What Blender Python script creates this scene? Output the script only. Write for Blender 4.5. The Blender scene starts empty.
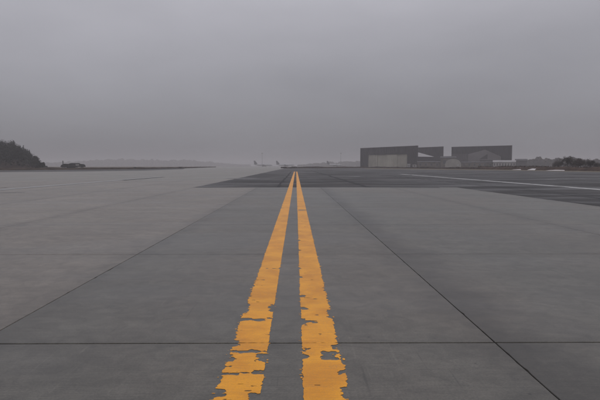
import bpy, bmesh, math, random
import numpy as np
from mathutils import Vector, Matrix, Euler

# ------------------------------------------------------------------ camera
sc = bpy.context.scene
CAM_H = 1.56
FPX = 530.0                                   # focal length in photo pixels (600 wide)
PITCH = math.atan(34.0 / FPX)
YAW = math.atan(4.0 / FPX)
cam_data = bpy.data.cameras.new('camera')
cam_data.sensor_width = 36.0
cam_data.lens = 36.0 * FPX / 600.0
cam_data.clip_start = 0.05
cam_data.clip_end = 20000
cam = bpy.data.objects.new('camera', cam_data)
sc.collection.objects.link(cam)
cam.location = (0, 0, CAM_H)
cam.rotation_euler = (math.pi / 2 - PITCH, 0, -YAW)
sc.camera = cam

# ------------------------------------------------------------------ sky
SUN_EL, SUN_AZ = math.radians(42), math.radians(165)      # azimuth clockwise from +Y
world = bpy.data.worlds.new('World')
sc.world = world
world.use_nodes = True
wt = world.node_tree
wt.nodes.clear()
def wn(t): return wt.nodes.new(t)
out = wn('ShaderNodeOutputWorld'); bg = wn('ShaderNodeBackground')
bg.inputs['Strength'].default_value = 0.1
sky = wn('ShaderNodeTexSky'); sky.sky_type = 'NISHITA'; sky.sun_disc = False
sky.sun_elevation = SUN_EL; sky.sun_rotation = SUN_AZ
sky.air_density = 1.0; sky.dust_density = 4.0
tc = wn('ShaderNodeTexCoord'); sep = wn('ShaderNodeSeparateXYZ')
wt.links.new(tc.outputs['Generated'], sep.inputs[0])
# overcast deck: luminance rises from horizon to zenith as a + b sin e
mx = wn('ShaderNodeMath'); mx.operation = 'MAXIMUM'; mx.inputs[1].default_value = 0.0
wt.links.new(sep.outputs['Z'], mx.inputs[0])
ma = wn('ShaderNodeMath'); ma.operation = 'MULTIPLY_ADD'
ma.inputs[1].default_value = 0.92; ma.inputs[2].default_value = 0.182
wt.links.new(mx.outputs[0], ma.inputs[0])
# soft cloud mottling
nz = wn('ShaderNodeTexNoise'); nz.inputs['Scale'].default_value = 1.9
nz.inputs['Detail'].default_value = 4.0; nz.inputs['Roughness'].default_value = 0.5
mp = wn('ShaderNodeMapping'); mp.inputs['Scale'].default_value = (1, 1, 2.6)
mp.inputs['Location'].default_value = (2.07, 1.55, -0.48)
wt.links.new(tc.outputs['Generated'], mp.inputs[0]); wt.links.new(mp.outputs[0], nz.inputs['Vector'])
mr = wn('ShaderNodeMapRange'); mr.inputs['From Min'].default_value = 0.3; mr.inputs['From Max'].default_value = 0.7
mr.inputs['To Min'].default_value = 0.88; mr.inputs['To Max'].default_value = 1.12
wt.links.new(nz.outputs['Fac'], mr.inputs['Value'])
mm = wn('ShaderNodeMath'); mm.operation = 'MULTIPLY'
wt.links.new(ma.outputs[0], mm.inputs[0]); wt.links.new(mr.outputs[0], mm.inputs[1])
cl = wn('ShaderNodeVectorMath'); cl.operation = 'SCALE'
cl.inputs[0].default_value = (9.8, 9.65, 10.55)
wt.links.new(mm.outputs[0], cl.inputs['Scale'])
mixw = wn('ShaderNodeMix'); mixw.data_type = 'RGBA'; mixw.inputs['Factor'].default_value = 0.95
wt.links.new(sky.outputs[0], mixw.inputs['A']); wt.links.new(cl.outputs[0], mixw.inputs['B'])
wt.links.new(mixw.outputs['Result'], bg.inputs['Color'])
wt.links.new(bg.outputs[0], out.inputs['Surface'])

# ------------------------------------------------------------------ sun behind the cloud
sl = bpy.data.lights.new('sun', 'SUN'); sl.energy = 0.5; sl.angle = math.radians(40)
sl.color = (1.0, 0.97, 0.94)
so = bpy.data.objects.new('sun', sl); sc.collection.objects.link(so)
sd = Vector((math.sin(SUN_AZ) * math.cos(SUN_EL), math.cos(SUN_AZ) * math.cos(SUN_EL), math.sin(SUN_EL)))
so.rotation_euler = (-sd).to_track_quat('-Z', 'Y').to_euler()
so.location = (0, 0, 60)

sc.view_settings.view_transform = 'Standard'
sc.view_settings.look = 'None'
sc.view_settings.exposure = 0.0
sc.view_settings.gamma = 1.0
sc.view_settings.use_curve_mapping = False
sc.cycles.use_denoising = True
sc.cycles.volume_bounces = 1
sc.cycles.max_bounces = 6
sc.cycles.transparent_max_bounces = 8

# ------------------------------------------------------------------ helpers
C = sc.collection
rng = random.Random(7)
RM = Euler((math.pi / 2 - PITCH, 0, -YAW)).to_matrix()
def ray(x, y):
    return (RM @ Vector(((x - 300) / FPX, -(y - 200) / FPX, -1))).normalized()
def G(x, y, z=0.0):
    """photo pixel -> point on the level z"""
    d = ray(x, y); t = (z - CAM_H) / d.z
    return Vector((d.x * t, d.y * t, z))
def at(x, D):
    """photo column -> ground point D metres away"""
    d = ray(x, 166); s = D / math.hypot(d.x, d.y)
    return Vector((d.x * s, d.y * s, 0))
def zat(y, D):
    d = ray(300, y)
    return CAM_H + D * d.z / math.hypot(d.x, d.y)
def on_line(x, A, B):
    """parameter along A->B (plan) where the photo column x crosses it"""
    d = ray(x, 166); e = B - A
    den = d.x * (-e.y) - d.y * (-e.x)
    return (d.x * A.y - d.y * A.x) / den

class MB:
    def __init__(s): s.v = []; s.f = []
    def quad(s, *p):
        n = len(s.v); s.v += [tuple(q) for q in p]; s.f.append(tuple(range(n, n + len(p))))
    def box(s, x0, x1, y0, y1, z0, z1):
        n = len(s.v)
        s.v += [(x0,y0,z0),(x1,y0,z0),(x1,y1,z0),(x0,y1,z0),(x0,y0,z1),(x1,y0,z1),(x1,y1,z1),(x0,y1,z1)]
        s.f += [tuple(n + i for i in q) for q in ((0,3,2,1),(4,5,6,7),(0,1,5,4),(1,2,6,5),(2,3,7,6),(3,0,4,7))]
    def prism(s, pts, y0, y1):
        """outline in x,z pulled along y"""
        n = len(s.v); k = len(pts)
        s.v += [(x, y0, z) for x, z in pts] + [(x, y1, z) for x, z in pts]
        s.f.append(tuple(n + i for i in range(k))); s.f.append(tuple(n + k + i for i in reversed(range(k))))
        for i in range(k):
            j = (i + 1) % k; s.f.append((n + i, n + k + i, n + k + j, n + j))
    def tube(s, path, rad, k=8):
        rings = []
        for i, p in enumerate(path):
            p = Vector(p); r = rad[i] if hasattr(rad, '__len__') else rad
            t = (Vector(path[min(i + 1, len(path) - 1)]) - Vector(path[max(i - 1, 0)])).normalized()
            u = t.orthogonal().normalized(); w = t.cross(u)
            n = len(s.v)
            s.v += [tuple(p + (u * math.cos(a) + w * math.sin(a)) * r) for a in [2 * math.pi * q / k for q in range(k)]]
            rings.append(n)
        for a, b in zip(rings, rings[1:]):
            # rings of a straight or gently bent path line up
            for q in range(k):
                s.f.append((a + q, a + (q + 1) % k, b + (q + 1) % k, b + q))
        s.f.append(tuple(rings[0] + q for q in reversed(range(k)))); s.f.append(tuple(rings[-1] + q for q in range(k)))
    def build(s, name, mat, parent=None, smooth=False):
        me = bpy.data.meshes.new(name); me.from_pydata(s.v, [], s.f); me.update()
        if smooth: me.shade_smooth()
        o = bpy.data.objects.new(name, me); C.objects.link(o); o.data.materials.append(mat)
        if parent: o.parent = parent
        return o
def tag(o, label, cat, group=None):
    o['label'] = label; o['category'] = cat
    if group: o['group'] = group
    return o
def struct(o, label=None):
    o['kind'] = 'structure'
    if label: o['label'] = label
    return o
def empty(name, loc, rz=0):
    o = bpy.data.objects.new(name, None); C.objects.link(o)
    o.location = loc; o.rotation_euler = (0, 0, rz); o.empty_display_size = 0.5
    return o
def copy_tree(o, parent=None):
    c = o.copy(); C.objects.link(c); c.parent = parent
    for ch in list(o.children): copy_tree(ch, c)
    return c

# value noise
def hash2(ix, iy, seed):
    h = (ix.astype(np.int64) * 374761393 + iy.astype(np.int64) * 668265263 + seed * 1442695041) & 0x7fffffff
    h = ((h ^ (h >> 13)) * 1274126177) & 0x7fffffff
    return ((h ^ (h >> 16)) & 0xffff) / 65535.0
def vnoise(x, y, seed=0):
    x = np.asarray(x, float); y = np.asarray(y, float)
    ix = np.floor(x); iy = np.floor(y); fx = x - ix; fy = y - iy
    fx = fx * fx * (3 - 2 * fx); fy = fy * fy * (3 - 2 * fy)
    a = hash2(ix, iy, seed); b = hash2(ix + 1, iy, seed); c = hash2(ix, iy + 1, seed); d = hash2(ix + 1, iy + 1, seed)
    return (a * (1 - fx) + b * fx) * (1 - fy) + (c * (1 - fx) + d * fx) * fy
def fbm(x, y, seed=0, o=4):
    t = 0; a = 0.5
    for i in range(o):
        t = t + a * vnoise(np.asarray(x) * 2**i, np.asarray(y) * 2**i, seed + i * 17); a *= 0.5
    return t / (1 - 0.5**o)

# ------------------------------------------------------------------ materials
class NT:
    def __init__(s, name):
        s.m = bpy.data.materials.new(name); s.m.use_nodes = True; s.t = s.m.node_tree
        s.b = s.t.nodes['Principled BSDF']; s.pos = None
    def n(s, t): return s.t.nodes.new(t)
    def l(s, a, b): s.t.links.new(a, b)
    def P(s, scale=(1, 1, 1), rot=0.0, loc=(0, 0, 0)):
        if s.pos is None: s.pos = s.n('ShaderNodeNewGeometry')
        m = s.n('ShaderNodeMapping'); m.inputs['Scale'].default_value = scale
        m.inputs['Rotation'].default_value = (0, 0, rot); m.inputs['Location'].default_value = loc
        s.l(s.pos.outputs['Position'], m.inputs[0]); return m.outputs[0]
    def noise(s, vec, scale, detail=4, rough=0.55, dist=0.0):
        n = s.n('ShaderNodeTexNoise'); n.inputs['Scale'].default_value = scale
        n.inputs['Detail'].default_value = detail; n.inputs['Roughness'].default_value = rough
        n.inputs['Distortion'].default_value = dist
        if vec is not None: s.l(vec, n.inputs['Vector'])
        return n.outputs['Fac']
    def mr(s, v, a, b, c, d):
        n = s.n('ShaderNodeMapRange'); n.interpolation_type = 'SMOOTHSTEP'
        for k, q in zip(('From Min', 'From Max', 'To Min', 'To Max'), (a, b, c, d)): n.inputs[k].default_value = q
        s.l(v, n.inputs['Value']); return n.outputs['Result']
    def math(s, op, a, b, c=None):
        n = s.n('ShaderNodeMath'); n.operation = op
        for i, q in enumerate((a, b) + ((c,) if c is not None else ())):
            if isinstance(q, (int, float)): n.inputs[i].default_value = q
            else: s.l(q, n.inputs[i])
        return n.outputs[0]
    def mix(s, f, a, b, mode='MIX'):
        n = s.n('ShaderNodeMix'); n.data_type = 'RGBA'; n.blend_type = mode
        for k, q in (('Factor', f), ('A', a), ('B', b)):
            if isinstance(q, (int, float)): n.inputs[k].default_value = q
            elif isinstance(q, tuple): n.inputs[k].default_value = q + (1,)
            else: s.l(q, n.inputs[k])
        return n.outputs['Result']
    def scale(s, col, f):
        n = s.n('ShaderNodeVectorMath'); n.operation = 'SCALE'
        if isinstance(col, tuple): n.inputs[0].default_value = col
        else: s.l(col, n.inputs[0])
        if isinstance(f, (int, float)): n.inputs['Scale'].default_value = f
        else: s.l(f, n.inputs['Scale'])
        return n.outputs[0]
    def set(s, k, v):
        if isinstance(v, (int, float)): s.b.inputs[k].default_value = v
        elif isinstance(v, tuple): s.b.inputs[k].default_value = v + (1,)
        else: s.l(v, s.b.inputs[k])
    def bump(s, h, dist, strength=1.0):
        n = s.n('ShaderNodeBump'); n.inputs['Distance'].default_value = dist; n.inputs['Strength'].default_value = strength
        s.l(h, n.inputs['Height']); s.l(n.outputs[0], s.b.inputs['Normal'])

def plain(name, col, rough=0.7, spec=0.3, var=0.25, sc_=0.4, metal=0.0):
    m = NT(name)
    f = m.mr(m.noise(m.P(), sc_, 5), 0.3, 0.7, 1 - var, 1 + var)
    m.set('Base Color', m.scale(col, f)); m.set('Roughness', rough); m.set('Specular IOR Level', spec); m.set('Metallic', metal)
    return m.m

def concrete(name, joints=False):
    m = NT(name)
    big = m.noise(m.P(), 0.16, 5, 0.6, 0.6)
    mid = m.noise(m.P((1, 1, 1), 0.3), 0.9, 6, 0.62, 0.4)
    streak = m.noise(m.P((0.22, 2.6, 1), 0.02), 1.0, 6, 0.6, 0.3)      # damp bands lying across the lane
    broom = m.noise(m.P((2.2, 95, 1)), 1.0, 3, 0.6)                     # broomed finish
    fine = m.noise(m.P(), 55, 5, 0.7)
    grit = m.noise(m.P(), 260, 2, 0.6)
    v = m.math('MULTIPLY', m.mr(big, 0.3, 0.7, 0.90, 1.08), m.mr(mid, 0.28, 0.72, 0.89, 1.10))
    v = m.math('MULTIPLY', v, m.mr(streak, 0.3, 0.72, 0.93, 1.06))
    v = m.math('MULTIPLY', v, m.mr(broom, 0.25, 0.75, 0.82, 1.18))
    v = m.math('MULTIPLY', v, m.mr(fine, 0.25, 0.75, 0.70, 1.30))
    v = m.math('MULTIPLY', v, m.mr(grit, 0.25, 0.75, 0.74, 1.28))
    blot = m.noise(m.P((1, 1, 1), 0.7, (3, 1, 0)), 4.5, 6, 0.68, 0.8)
    v = m.math('MULTIPLY', v, m.mr(blot, 0.3, 0.7, 0.80, 1.20))
    # scrape and tyre traces lying at odd angles
    for ang, sc_, sx_, lo_ in ((0.9, 1.3, 26, 1.28), (-0.55, 1.1, 22, 0.70), (1.45, 0.7, 9, 0.80), (0.45, 1.7, 18, 1.22)):
        tr = m.noise(m.P((sx_, 0.55, 1), ang), sc_, 3, 0.6, 0.15)
        gate = m.noise(m.P((1, 1, 1), ang, (ang * 9, 2, 0)), 0.5, 3)
        k_ = m.math('MULTIPLY', m.mr(tr, 0.60, 0.72, 0, 1), m.mr(gate, 0.48, 0.62, 0, 1))
        v = m.math('MULTIPLY', v, m.mr(k_, 0, 1, 1.0, lo_))
    warm = m.noise(m.P((1, 0.5, 1), 0, (9, 3, 0)), 0.22, 4, 0.55)
    base = m.mix(m.mr(warm, 0.38, 0.66, 0, 1), (0.083, 0.079, 0.066), (0.092, 0.081, 0.065))
    if not joints:
        tn = m.n('ShaderNodeAttribute'); tn.attribute_name = 'tone'; tn.attribute_type = 'OBJECT'
        v = m.math('MULTIPLY', v, tn.outputs['Fac'])
        base = m.mix(m.mr(tn.outputs['Fac'], 1.0, 1.3, 0, 0.75), base, (0.095, 0.081, 0.066))
        # grime gathered along the slab edges
        tcg = m.n('ShaderNodeTexCoord'); sp = m.n('ShaderNodeSeparateXYZ'); m.l(tcg.outputs['Object'], sp.inputs[0])
        at_ = m.n('ShaderNodeAttribute'); at_.attribute_name = 'half'; at_.attribute_type = 'OBJECT'
        h = m.n('ShaderNodeSeparateXYZ'); m.l(at_.outputs['Vector'], h.inputs[0])
        ex = m.math('SUBTRACT', h.outputs['X'], m.math('ABSOLUTE', sp.outputs['X'], 0.0))
        ey = m.math('SUBTRACT', h.outputs['Y'], m.math('ABSOLUTE', sp.outputs['Y'], 0.0))
        wob = m.noise(m.P((1, 1, 1)), 1.7, 5, 0.6)
        exw = m.math('MULTIPLY_ADD', wob, -0.75, m.math('ADD', ex, 0.36))
        eyw = m.math('MULTIPLY_ADD', wob, -0.45, m.math('ADD', ey, 0.20))
        dx = m.mr(exw, 0.02, 0.42, 0.80, 1.0); dy = m.mr(eyw, 0.0, 0.22, 0.88, 1.0)
        v = m.math('MULTIPLY', v, m.math('MULTIPLY', dx, dy))
        # oily brown band soaked in beside one joint
        el = m.math('ADD', h.outputs['X'], sp.outputs['X'])
        patch = m.noise(m.P((0.9, 0.75, 1), 0, (2, 3, 0)), 0.8, 5, 0.62, 0.4)
        band = m.math('MULTIPLY', m.mr(m.math('MULTIPLY_ADD', patch, -1.5, m.math('ADD', el, 0.75)), 0.05, 0.95, 1, 0), h.outputs['Z'])
        stain = m.mr(band, 0, 1, 1.0, 0.66)
        v = m.math('MULTIPLY', v, stain)
    # small dark pits and spots
    vo = m.n('ShaderNodeTexVoronoi'); vo.inputs['Scale'].default_value = 5.0; m.l(m.P(), vo.inputs['Vector'])
    spot = m.mr(vo.outputs['Distance'], 0.04, 0.085, 0, 1)
    sel = m.mr(m.noise(m.P((1, 1, 1), 0, (4, 4, 0)), 2.2, 2), 0.57, 0.62, 0, 1)
    spotf = m.math('SUBTRACT', 1.0, m.math('MULTIPLY', m.math('SUBTRACT', 1.0, spot), m.math('MULTIPLY', sel, 0.6)))
    v = m.math('MULTIPLY', v, spotf)
    damp = m.noise(m.P((0.35, 1.1, 1), 0.05, (2, 7, 0)), 0.42, 6, 0.6, 0.5)
    dampf = m.mr(damp, 0.40, 0.68, 0, 1)
    v = m.math('MULTIPLY', v, m.mr(dampf, 0, 1, 1.03, 0.93))
    if joints:
        br = m.n('ShaderNodeTexBrick'); br.offset = 0.0; br.squash = 1.0
        br.inputs['Scale'].default_value = 1.0; br.inputs['Mortar Size'].default_value = 0.014
        br.inputs['Brick Width'].default_value = 4.65; br.inputs['Row Height'].default_value = 4.8
        m.l(m.P((1, 1, 1), 0, (7.45, -38.2 + 48, 0)), br.inputs['Vector'])
        v = m.math('MULTIPLY', v, m.mr(br.outputs['Fac'], 0, 1, 1.46, 0.5))  # paler concrete, lightened further in colour to imitate wet sheen
    m.set('Base Color', m.scale(base, v))
    rr = m.math('MULTIPLY_ADD', fine, 0.10, m.mr(dampf, 0, 1, 0.34, 0.26))
    m.set('Roughness', rr); m.set('Specular IOR Level', 0.5); m.set('IOR', 1.42)
    hh = m.math('ADD', m.math('MULTIPLY', broom, 0.6), m.math('MULTIPLY', fine, 0.5))
    m.bump(hh, 0.003, 0.38)
    return m.m
M_CONC = concrete('damp_concrete')
M_CONC_FAR = concrete('damp_concrete_sheet', True)

def asphalt():
    m = NT('wet_asphalt')
    big = m.noise(m.P((0.6, 1, 1)), 0.10, 6, 0.6, 0.7)
    mid = m.noise(m.P((0.35, 1, 1), 0.04), 0.55, 6, 0.62)
    lanes = m.noise(m.P((1.1, 0.03, 1)), 0.8, 4, 0.6)
    fine = m.noise(m.P(), 40, 4, 0.7)
    v = m.math('MULTIPLY', m.mr(big, 0.3, 0.7, 0.65, 1.35), m.mr(mid, 0.3, 0.7, 0.8, 1.2))
    v = m.math('MULTIPLY', v, m.mr(lanes, 0.3, 0.7, 0.8, 1.2))
    v = m.math('MULTIPLY', v, m.mr(fine, 0.25, 0.75, 0.8, 1.2))
    m.set('Base Color', m.scale((0.026, 0.0243, 0.0235), v))
    wet = m.noise(m.P((0.25, 1, 1), 0.03, (5, 1, 0)), 0.33, 6, 0.6, 0.5)
    m.set('Roughness', m.mr(wet, 0.40, 0.66, 0.72, 0.38)); m.set('Specular IOR Level', 0.28)
    m.bump(fine, 0.006, 0.5)
    return m.m
M_ASPH = asphalt()
M_SEAL = plain('joint_sealant', (0.036, 0.034, 0.031), 0.75, 0.2, 0.4, 6)
M_TAR = plain('tar_seam', (0.018, 0.018, 0.019), 0.7, 0.2, 0.3, 2)

def water():
    m = NT('standing_water')
    m.set('Base Color', (0.05, 0.05, 0.052)); m.set('Roughness', 0.10); m.set('IOR', 1.33); m.set('Specular IOR Level', 0.5)
    m.bump(m.noise(m.P(), 3.0, 2), 0.003, 0.4)
    return m.m
M_WATER = water()

def paint(name, col, alt, wear, gloss=0.40):
    m = NT(name)
    a = m.noise(m.P((1, 1, 1)), 2.1, 6, 0.62, 0.5)
    streak = m.noise(m.P((3.0, 70, 1)), 1.0, 4, 0.6)
    fine = m.noise(m.P(), 90, 4, 0.7)
    big = m.noise(m.P(), 0.35, 4)
    c = m.mix(m.mr(a, 0.35, 0.68, 0, 1), col, alt)
    v = m.math('MULTIPLY', m.mr(streak, 0.25, 0.75, 1 - wear * 0.6, 1 + wear * 0.35), m.mr(fine, 0.25, 0.75, 1 - wear, 1 + wear * 0.4))
    v = m.math('MULTIPLY', v, m.mr(big, 0.3, 0.7, 0.93, 1.07))
    # grey scuffs where the coat is thin
    sc1 = m.noise(m.P((1.2, 14, 1), 0.1), 3.2, 6, 0.7)
    c = m.mix(m.mr(sc1, 0.58, 0.80, 0, 0.5), m.scale(c, v), (0.17, 0.14, 0.11))
    # speckle where the coat has worn down to the concrete
    sp1 = m.noise(m.P((1, 2.2, 1)), 150, 3, 0.7); gt = m.noise(m.P((1, 2.0, 1), 0, (1, 5, 0)), 5.0, 5, 0.65)
    c = m.mix(m.math('MULTIPLY', m.mr(sp1, 0.56, 0.64, 0, 1), m.mr(gt, 0.50, 0.66, 0.05, 0.85)), c, (0.12, 0.105, 0.09))
    m.set('Base Color', c); m.set('Roughness', m.mr(fine, 0.3, 0.7, gloss, gloss + 0.14)); m.set('Specular IOR Level', 0.42); m.set('IOR', 1.42)
    m.bump(m.math('ADD', streak, fine), 0.002, 0.5)
    return m.m
M_YEL = paint('worn_yellow_paint', (0.76, 0.325, 0.006), (0.60, 0.235, 0.004), 0.20, 0.35)
M_WHT = paint('worn_white_paint', (0.40, 0.40, 0.39), (0.26, 0.26, 0.255), 0.3, 0.6)
M_WHT2 = paint('faded_white_paint', (0.24, 0.24, 0.235), (0.19, 0.19, 0.185), 0.25, 0.28)

def grass():
    m = NT('dead_winter_grass')
    a = m.noise(m.P(), 0.045, 6, 0.62, 0.4); b = m.noise(m.P(), 0.9, 6, 0.65); c = m.noise(m.P((1, 0.3, 1)), 0.25, 5, 0.6)
    col = m.mix(m.mr(a, 0.35, 0.65, 0, 1), (0.085, 0.067, 0.046), (0.125, 0.105, 0.07))
    col = m.mix(m.mr(c, 0.45, 0.62, 0, 0.7), col, (0.060, 0.046, 0.036))
    m.set('Base Color', m.scale(col, m.mr(b, 0.3, 0.7, 0.65, 1.3))); m.set('Roughness', 0.9); m.set('Specular IOR Level', 0.1)
    return m.m
M_GRASS = grass()
M_HEATH = plain('dark_brown_heath', (0.030, 0.021, 0.017), 0.95, 0.1, 0.5, 0.6)
M_EARTH = plain('dark_winter_turf', (0.036, 0.027, 0.021), 0.95, 0.1, 0.4, 0.3)
M_SNOW = plain('old_snow', (0.46, 0.44, 0.44), 0.7, 0.3, 0.12, 1.2)
M_CLAD_DARK = plain('dark_blue_grey_cladding', (0.028, 0.025, 0.029), 0.6, 0.3, 0.15, 0.15)
M_CLAD_MID = plain('grey_cladding', (0.060, 0.055, 0.058), 0.6, 0.3, 0.15, 0.15)
M_DOOR = plain('pale_green_grey_door', (0.33, 0.315, 0.27), 0.6, 0.3, 0.12, 0.15)
M_DOOR2 = plain('pale_grey_door', (0.29, 0.275, 0.235), 0.6, 0.3, 0.12, 0.15)
M_PALE = plain('pale_metal_sheet', (0.23, 0.22, 0.22), 0.5, 0.4, 0.12, 0.2)
M_TENT = plain('cream_tent_fabric', (0.22, 0.21, 0.195), 0.7, 0.3, 0.12, 0.3)
M_BROWN = plain('brown_wall', (0.10, 0.088, 0.078), 0.7, 0.2, 0.25, 0.3)
M_ROOFD = plain('dark_roof', (0.045, 0.042, 0.045), 0.7, 0.2, 0.2, 0.3)
M_GLASS = plain('dark_window_glass', (0.06, 0.06, 0.065), 0.15, 0.5, 0.1, 0.3)
M_BLACK = plain('black_metal', (0.015, 0.014, 0.014), 0.5, 0.4, 0.3, 2)
M_RUBBER = plain('tyre_rubber', (0.012, 0.012, 0.012), 0.85, 0.2, 0.3, 2)
M_STEEL = plain('galvanised_steel', (0.16, 0.16, 0.165), 0.5, 0.4, 0.15, 1)
M_AIR = plain('aircraft_white', (0.27, 0.27, 0.28), 0.4, 0.5, 0.06, 0.3)
M_FIN = plain('aircraft_fin_blue', (0.020, 0.020, 0.032), 0.4, 0.4, 0.1, 0.3)
M_BARK = plain('bark', (0.045, 0.036, 0.030), 0.9, 0.1, 0.3, 1)
M_TWIG = plain('bare_twigs', (0.050, 0.039, 0.032), 0.95, 0.1, 0.45, 0.5)
M_CONIF = plain('conifer_needles', (0.026, 0.029, 0.026), 0.95, 0.1, 0.45, 0.3)
M_HILL = plain('bare_far_wood', (0.05, 0.042, 0.038), 0.95, 0.1, 0.4, 0.05)
M_REDDY = plain('rusty_brush', (0.050, 0.033, 0.025), 0.95, 0.1, 0.4, 0.5)

# ------------------------------------------------------------------ ground, paving
Y_END = G(320, 187.4).y                       # where the slab paving stops and the asphalt starts
Y_J = G(300, 343).y                           # the clear cross joint in the foreground
ROW = 4.72
ROWS = [Y_J + ROW * k for k in range(-2, 8)]
ROWS[-1] = Y_END
lj, rj = G(0, 330.5).x, G(491.7, 339.5).x
LANES = [lj - 4.62 * k for k in range(4, 0, -1)] + [lj, rj, G(505, 213.5).x, 11.75]
X_L = LANES[3]                                # left edge of the asphalt beyond the slabs
JW = 0.004                                    # half joint width

def sheet(name, pts, z, mat):
    m = MB(); m.quad(*[(x, y, z) for x, y in pts]); return m.build(name, mat)
# terrain to the horizon
gm = MB(); R_ = 3300; k = 96
gm.v.append((0, 0, -0.12))
for r in (60, 150, 400, 900, 1800, R_):
    gm.v += [(r * math.cos(2 * math.pi * i / k), r * math.sin(2 * math.pi * i / k), -0.12) for i in range(k)]
for i in range(k): gm.f.append((0, 1 + i, 1 + (i + 1) % k))
for j in range(5):
    for i in range(k):
        a = 1 + j * k; b = a + k; q = (i + 1) % k
        gm.f.append((a + i, b + i, b + q, a + q))
struct(gm.build('ground', M_GRASS))

# dark asphalt: runway beyond the slabs and to their right
FAR = [G(283, 168.35), G(365, 168.15), G(430, 168.9), G(515, 169.9), G(560, 170.7), G(600, 171.4)]
poly = [(X_L, Y_END), (X_L, FAR[0].y - 20)] + [(p.x, p.y) for p in FAR] + [(240, 130), (240, -30), (LANES[-1], -30), (LANES[-1], Y_END)]
run = struct(sheet('runway', poly, -0.004, M_ASPH))
# concrete apron: wide sheet on the left, reaching away to the parked aircraft
LEFT = [G(0, 170.2), G(70, 169.7), G(140, 169.2), G(185, 168.3), G(216, 167.25)]
pl = [(-30, -30), (-260, -30), (-260, 190)] + [(p.x, p.y) for p in LEFT] + \
     [(-190, 1150), (60, 980), (G(283, 167.2).x, G(283, 167.2).y), (G(281, 168.3).x, G(281, 168.3).y), (X_L, FAR[0].y - 20), (X_L, Y_END), (X_L, 60)]
pl = [(-30, -30), (-260, -30), (-260, 190)] + [(p.x, p.y) for p in LEFT] + [(-190, 1150), (60, 1150), (-2, 520), (FAR[0].x, FAR[0].y), (X_L, FAR[0].y - 20), (X_L, -30)]
struct(sheet('apron', pl, -0.030, M_CONC_FAR))
# asphalt strip between the concrete and the left bank
st = [G(-60, 172.6), G(0, 172.0), G(70, 171.4), G(140, 170.6), G(183, 169.2)]
sb = MB()
for i in range(4):
    e = [Vector((-250, 190, 0))] + LEFT[:4]
    sb.quad((st[i].x, st[i].y, -.026), (st[i+1].x, st[i+1].y, -.026), (e[i+1].x, e[i+1].y, -.026), (e[i].x, e[i].y, -.026))
struct(sb.build('perimeter_road', M_ASPH))
# bed below the slabs: what shows in the joints
tw = struct(sheet('taxiway', [(LANES[0], -12), (LANES[-1] - 0.002, -12), (LANES[-1] - 0.002, Y_END - 0.002), (LANES[0], Y_END - 0.002)], -0.011, M_SEAL))

# concrete slabs, each a piece of its own
slab_mesh = {}
def slab(x0, x1, y0, y1, parent):
    gy = 0.009 if y0 < 6 else 0.0035
    w = round((x1 - x0) / 2 - JW, 3); d = round((y1 - y0) / 2 - gy, 3)
    near = -6 < y0 < 12 and abs(x0 + x1) < 22
    key = (w, d, x0, y0) if near else (w, d)
    if key not in slab_mesh:
        bv = 0.004; m = MB(); lo = -0.010
        if near:                              # edges that wander, with a few spalled chips
            P = []; cs = [(-w, -d), (w, -d), (w, d), (-w, d)]
            for q in range(4):
                a, b = Vector(cs[q]), Vector(cs[(q + 1) % 4]); nn = Vector((-(b - a).y, (b - a).x)).normalized(); n = int((b - a).length / 0.07)
                for t in range(n):
                    inn = rng.uniform(0, 0.0022) + (rng.uniform(0.003, 0.010) if rng.random() < 0.03 else 0)
                    P.append(a.lerp(b, t / n) + nn * (inn if t else 0.003))
        else:
            P = [Vector(c) for c in ((-w, -d), (w, -d), (w, d), (-w, d))]
        n = len(P)
        for sc_, z in ((1, lo), (1, -bv), (0, 0.0)):
            for p in P:
                k_ = 1 if sc_ else (1 - bv / max(w, d))
                m.v.append((p.x * k_, p.y * k_, z))
        for a in (0, n):
            for i_ in range(n):
                j_ = (i_ + 1) % n; m.f.append((a + i_, a + j_, a + n + j_, a + n + i_))
        m.f.append(tuple(range(2 * n, 3 * n)))
        me = bpy.data.meshes.new('slab'); me.from_pydata(m.v, [], m.f); me.materials.append(M_CONC)
        slab_mesh[key] = me
    o = bpy.data.objects.new('slab', slab_mesh[key]); C.objects.link(o)
    o.parent = parent
    o.location = ((x0 + x1) / 2, (y0 + y1) / 2, rng.uniform(-0.0006, 0.0006))
    o['half'] = (w, d, 1.0 if abs(x0 - LANES[5]) < .01 else 0.25 if abs(x0 - LANES[6]) < .01 else 0.0)
    xc = (x0 + x1) / 2                        # pours differ in tone; left lanes also lightened to imitate wet sheen
    o['tone'] = (1.40 if xc < LANES[3] else 1.30 if xc < LANES[4] else 0.90 if xc < LANES[5] else 0.94) * rng.uniform(0.97, 1.03)
    return o
for i in range(len(LANES) - 1):
    for j in range(len(ROWS) - 1):
        slab(LANES[i], LANES[i + 1], ROWS[j], ROWS[j + 1], tw)
# further slabs on the left, beside the asphalt
bed2 = sheet('joint_bed', [(LANES[0] - 4.62 * 4, Y_END), (X_L - 0.002, Y_END), (X_L - 0.002, Y_END + 4 * ROW), (LANES[0] - 4.62 * 4, Y_END + 4 * ROW)], -0.012, M_SEAL)
bed2.parent = tw
XL2 = [LANES[0] - 4.62 * k for k in range(4, 0, -1)] + LANES[:4]
for i in range(len(XL2) - 1):
    for j in range(4):
        slab(XL2[i], XL2[i + 1], Y_END + ROW * j, Y_END + ROW * (j + 1), tw)

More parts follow.
